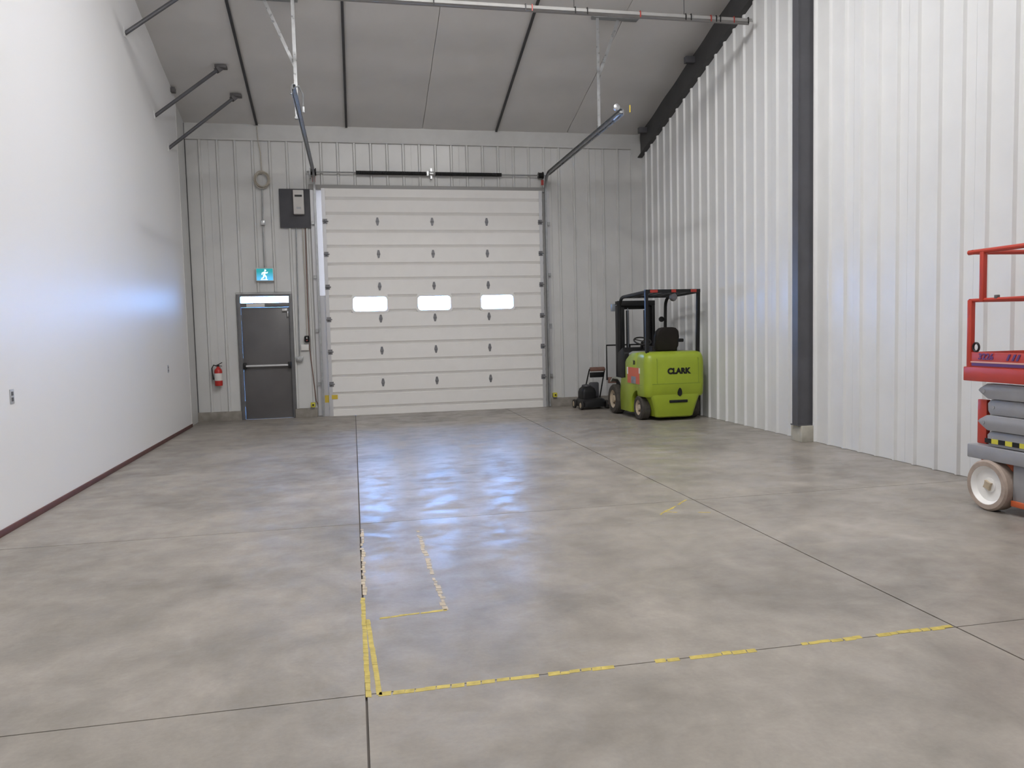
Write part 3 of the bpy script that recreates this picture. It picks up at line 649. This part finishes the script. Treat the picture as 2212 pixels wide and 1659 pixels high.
wl_ = MB().lathe([(.02, -.05), (.055, -.045), (.07, .0), (.055, .03), (.02, .035)], (.02, .14, GZ - .09), 'y', 14).bx(.0, .04, .12, .16, GZ - .06, GZ - .01).build('work_light', 'blackr', guard)
MB().tube([(.435, 1.40, 1.70), (.36, 1.38, 1.68)], .008, 6).lathe([(.012, -.015), (.05, -.012), (.05, .012), (.012, .015)], (.34, 1.38, 1.68), 'y', 14).build('mirror', 'black', guard)
MB().tube([(-.50, 1.40, 1.95), (-.56, 1.42, 1.93)], .008, 6).bx(-.60, -.53, 1.39, 1.44, 1.84, 1.97).build('headlight', 'steelblue', guard, .012)
# mast, carriage, forks
ms = MB()
for s_ in (-1, 1):
    ms.bx(min(.30 * s_, .36 * s_), max(.30 * s_, .36 * s_), 1.72, 1.88, .06, 2.03).bx(min(.225 * s_, .29 * s_), max(.225 * s_, .29 * s_), 1.75, 1.87, .10, 2.01)
mast = ms.build('mast', 'black', fk, .006)
for q in ((-.36, .36, 1.715, 1.78, 1.94, 2.035), (-.36, .36, 1.715, 1.78, .30, .42), (-.30, .30, 1.80, 1.86, 1.88, 2.0)): MB().bx(*q).build('cross_member', 'black', mast, .006)
for x in (-.15, .19): MB().tube([(x, 1.80, .2), (x, 1.80, 1.86)], .028, 10).build('lift_cylinder', 'black', mast)
MB().tube([(-.165, 1.74, .5), (-.165, 1.74, 1.9)], .010, 6).build('lift_chain', 'steelblue', mast)
cg = MB().bx(-.50, .50, 1.90, 1.95, .12, .22).bx(-.50, .50, 1.90, 1.95, .52, .63).bx(-.30, -.24, 1.90, 1.95, .12, .63).bx(.24, .30, 1.90, 1.95, .12, .63).build('fork_carriage', 'brown', fk, .008)
lb = MB().tube([(-.52, 1.93, .58), (-.52, 1.93, 1.225), (.50, 1.93, 1.225), (.50, 1.93, .58)], .016, 8)
for x in (-.32, -.06, .20): lb.tube([(x, 1.93, .58), (x, 1.93, 1.22)], .012, 8)
lb.build('load_backrest', 'black', fk)
for s_ in (-1, 1):
    x = .26 * s_; MB().prism([(1.95, .62), (1.99, .62), (2.00, .075), (3.0, .045), (3.0, .035), (1.95, .03)], x - .055, x + .055, 'x').build('fork', 'black', fk, .005)
def wheel(name, x, y, r, w, out, parent):
    tyre = MB().lathe([(r * .62, -w / 2), (r * .90, -w / 2), (r, -w * .36), (r, w * .36), (r * .90, w / 2), (r * .62, w / 2)], (0, 0, 0), 'x', 28, True).build(name, 'tyre', parent); tyre.location = (x, y, r)
    s_ = out
    MB().lathe([(r * .60, -.01 * s_), (r * .64, s_ * w * .46), (r * .52, s_ * w * .40), (r * .40, s_ * w * .22), (r * .26, s_ * w * .25), (r * .22, s_ * w * .42), (r * .04, s_ * w * .44)], (0, 0, 0), 'x', 24).build('hub', 'hub', tyre)
    for k in range(6):
        a = 2 * PI * k / 6; MB().lathe([(.014, s_ * w * .2), (.012, s_ * w * .33)], (0, r * .34 * math.cos(a), r * .34 * math.sin(a)), 'x', 6).build('lug_nut', 'blackr', tyre)
for s_ in (-1, 1):
    wheel('rear_wheel', s_ * .435, AY, .205, .16, s_, fk); wheel('front_wheel', s_ * .475, 1.50, .265, .19, s_, fk)
MB().tube([(-.40, AY, .205), (.40, AY, .205)], .05, 10).build('rear_axle', 'black', fk); MB().bx(-.40, .40, 1.38, 1.62, .15, .42).build('front_axle', 'black', fk)
for s_ in (-1, 1): MB().prism([(1.14, .50), (1.20, .60), (1.32, .655), (1.62, .655), (1.74, .58), (1.72, .56), (1.60, .63), (1.33, .63), (1.22, .58), (1.16, .48)], min(s_ * HW, s_ * (HW - .2)), max(s_ * HW, s_ * (HW - .2)), 'x').build('front_fender', 'greydeck', fk)

# ================================================================== MOWER
mw = thing('push_mower', 'black push mower with upright handle parked left of the green forklift', 'mower', (4.45, 14.42, 0), math.radians(3))
MB().loft([rrect(-.23 + q, .27 - q, -.27 + q, .26 - q, (.10,) * 4, z) for z, q in ((.05, .0), (.14, .0), (.19, .03), (.21, .07))]).build('deck', 'black', mw)
MB().loft([rrect(-.19 + q, .10 - q, -.15 + q, .15 - q, (.05,) * 4, z) for z, q in ((.19, .0), (.32, .0), (.39, .02), (.43, .06))]).build('engine', 'black', mw)
MB().lathe([(.085, .42), (.09, .435), (.08, .46), (.03, .47)], (-.06, 0, 0), 'z', 18).build('starter_cover', 'board', mw)
for sx in (-1, 1):
    for sy in (-1, 1):
        t = MB().lathe([(.04, -.022), (.078, -.022), (.085, -.012), (.085, .012), (.078, .022), (.04, .022)], (0, 0, 0), 'x', 20, True).build('wheel', 'rubber', mw); t.location = (.02 + sx * .255, sy * .20, .085)
        MB().lathe([(.05, sx * -.005), (.052, sx * .022), (.02, sx * .028)], (0, 0, 0), 'x', 16).build('hub_cap', 'hub', t)
m_ = MB()
for x0, x1 in ((-.09, -.02), (.25, .295)): m_.tube([(x0, .10, .17), (x0 + .01, .06, .30), (x1, -.06, .72), (x1, -.09, .76)], .013, 8)
m_.tube([(-.02, -.09, .76), (.295, -.09, .76)], .013, 8)
m_.build('handle', 'black', mw)
MB().bx(-.015, .29, -.125, -.055, .72, .80).build('handle_grip', 'brown', mw, .02)
MB().bx(-.01, .285, -.085, -.055, .60, .70).build('control_panel', 'black', mw, .012)
MB().bx(.02, .22, .02, .10, .20, .50).build('grass_bag', 'board', mw, .03)

# ================================================================== SCISSOR LIFT
sl = thing('scissor_lift', 'orange-red and grey scissor lift at the right edge of the picture', 'scissor lift', (4.95, 5.53, 0))
LW, LL = .79, 2.30           # local: x 0..LW towards the wall, y 0..-LL towards the viewer
MB().bx(0.02, LW - .02, -LL, 0, .405, .515).build('chassis', 'liftgrey', sl, .008)
MB().bx(.06, LW - .06, -LL + .45, -.42, .10, .41).build('side_cabinet', 'liftgrey', sl, .012)
MB().bx(.055, .0605, -.75, -.55, .28, .36).build('white_label', 'label', sl)
MB().bx(.045, LW - .045, -LL + .45, -.42, .075, .12).build('pothole_guard', 'liftor', sl, .005)
MB().bx(.10, LW - .10, -.38, -.06, .18, .41).build('wheel_yoke', 'liftor', sl, .01)
def lwheel(x, y, out):
    r, w = .205, .13
    t = MB().lathe([(r * .76, -w / 2), (r * .93, -w / 2), (r, -w * .38), (r, w * .38), (r * .93, w / 2), (r * .76, w / 2)], (0, 0, 0), 'x', 36, True).build('wheel', 'ltyre', sl); t.location = (x, y, r)
    s_ = out
    MB().lathe([(r * .77, -s_ * w * .2), (r * .80, s_ * w * .50), (r * .74, s_ * w * .47), (r * .64, s_ * w * .20), (r * .30, s_ * w * .18), (r * .28, s_ * w * .26), (r * .05, s_ * w * .26)], (0, 0, 0), 'x', 32).build('wheel_disc', 'lwheel', t)
    MB().prism([(.045 * math.cos(a) * k, .045 * math.sin(a) * k) for a, k in [(2 * PI * i / 8 + .3, 1.0 if i % 2 else .6) for i in range(8)]], s_ * w * .24, s_ * w * .42, 'x').build('hub_nut', 'hub', t)
for y in (-.22, -LL + .24):
    lwheel(.065, y, -1); lwheel(LW - .065, y, 1)
# folded scissor stack: four slanting box arms per side with round ends
for s_, x0 in ((0, .02), (1, LW - .11)):
    for k in range(4):
        z = .522 + .127 * k; out = k % 2; y0 = -.115 if out else -.19; y1 = -LL + .16; hh = .122
        poly = [(y0 - .09, z), (y0 - .015, z + .045), (y0 + .01, z + .065), (y0 - .01, z + .085), (y0 - .08, z + hh), (y1, z + hh), (y1, z)] if out else [(y0 - .02, z), (y0, z + .03), (y0 + .005, z + .09), (y0 - .03, z + hh), (y1, z + hh), (y1, z)]
        a = MB().prism(poly, x0 + (.0 if out else .02), x0 + .07 + (.0 if out else .02), 'x').build('scissor_arm', 'liftgrey', sl, .006)
        MB().lathe([(.016, -.004), (.016, .08)], (x0 + (0 if out else .02), y0 - .05, z + .06), 'x', 12).build('pivot_pin', 'liftgrey', a)
for k, z in ((0, .71), (1, .96)): MB().tube([(.08, -.20, z), (LW - .08, -.20, z)], .022, 8).build('cross_tube', 'liftgrey', sl)
for k in range(14):
    y = -.20 - .067 * k; MB().bx(.034, .0405, y - .034, y + .032, .545, .582).build('hazard_mark', 'yellow' if k % 2 else 'black', sl)
MB().bx(.12, .16, -.09, .005, .515, .88).build('end_post', 'liftred', sl, .006)
# platform and guard rails
MB().bx(-.01, LW + .01, -LL + .02, .02, 1.04, 1.155).build('platform_deck', 'liftred', sl, .006)
tb = MB().bx(.0, .02, -LL + .03, -.02, 1.155, 1.275).bx(LW - .02, LW, -LL + .03, -.02, 1.155, 1.275).bx(.0, LW, -.035, -.015, 1.155, 1.275).build('toe_board', 'liftred', sl, .003)
MB().bx(-.004, .001, -2.0, -.06, 1.165, 1.188).build('stripe', 'purple', tb); MB().bx(-.004, .001, -2.0, -.05, 1.190, 1.202).build('stripe', 'pinkw', tb)
tx = link('lettering', text_mesh('lettering', '3226', .085, 'purple', .002, .1, .002), tb, (-.002, -.20, 1.240)); tx.rotation_euler = (PI / 2, 0, -PI / 2); tx.scale = (.9, .8, 1)
for yy in (-.40, -.45, -.49): MB().prism([(yy, 1.215), (yy - .02, 1.215), (yy - .045, 1.265), (yy - .025, 1.265)], -.004, .001, 'x').build('slanted_mark', 'purple', tb)
def rail(name, pts, r=.019): return MB().tube(pts, r, 10).build(name, 'liftred', sl)
y0, y1 = -.025, -LL + .05
for x in (.015, LW - .015):
    MB().bx(x - .02, x + .02, y0 - .025, y0 + .02, 1.15, 1.70).build('post', 'liftred', sl, .005)
    MB().bx(x - .02, x + .02, y0 - .14, y0 - .10, 1.68, 2.08).build('post', 'liftred', sl, .005)
    for yy in (-.85, -1.65, y1): MB().bx(x - .018, x + .018, yy - .02, yy + .02, 1.15, 2.08).build('post', 'liftred', sl, .005)
    rail('mid_rail', [(x, y0 + .01, 1.695), (x, y1, 1.695)], .015); rail('top_rail', [(x, y0 + .03, 2.085), (x, y1, 2.085)], .020)
for y in (y0, y1): rail('top_rail', [(.0, y - .02, 2.085), (LW, y - .02, 2.085)], .020); rail('mid_rail', [(.0, y, 1.695), (LW, y, 1.695)], .015)
MB().bx(.0, .03, -.30, -.27, 1.70, 1.73).bx(.0, .03, -.15, -.12, 1.70, 1.74).build('latch', 'blackr', sl, .004)
m_ = MB().tube([(.01, -.09 + .03 * math.cos(2 * PI * k / 16), 1.315 + .035 * math.sin(2 * PI * k / 16)) for k in range(17)], .009, 6); m_.build('clip_ring', 'black', sl)

# ================================================================== LAMPS under the roof, above the picture
def lamp(x, y, where):
    z = roofz(y) - .6; t = thing('high_bay_lamp', 'white linear high bay lamp under the roof, ' + where, 'lamp', (x, y, z), 0, 'high bay lamps')
    MB().bx(-.20, .20, -.62, .62, .03, .10).build('housing', 'lampb', t, .01); MB().bx(-.18, .18, -.60, .60, .012, .032).build('diffuser', 'lamp', t)
    for yy in (-.5, .5): MB().tube([(0, yy, .10), (0, yy, roofz(y + yy) - z)], .006, 6).build('hanging_wire', 'strap', t)
for x, side in ((.45, 'partition side'), (2.6, 'corrugated wall side')):
    for y, row in ((8.1, 'row nearest the overhead door'), (3.7, 'middle row'), (-4.0, 'row behind the viewer')): lamp(x, y, side + ', ' + row)
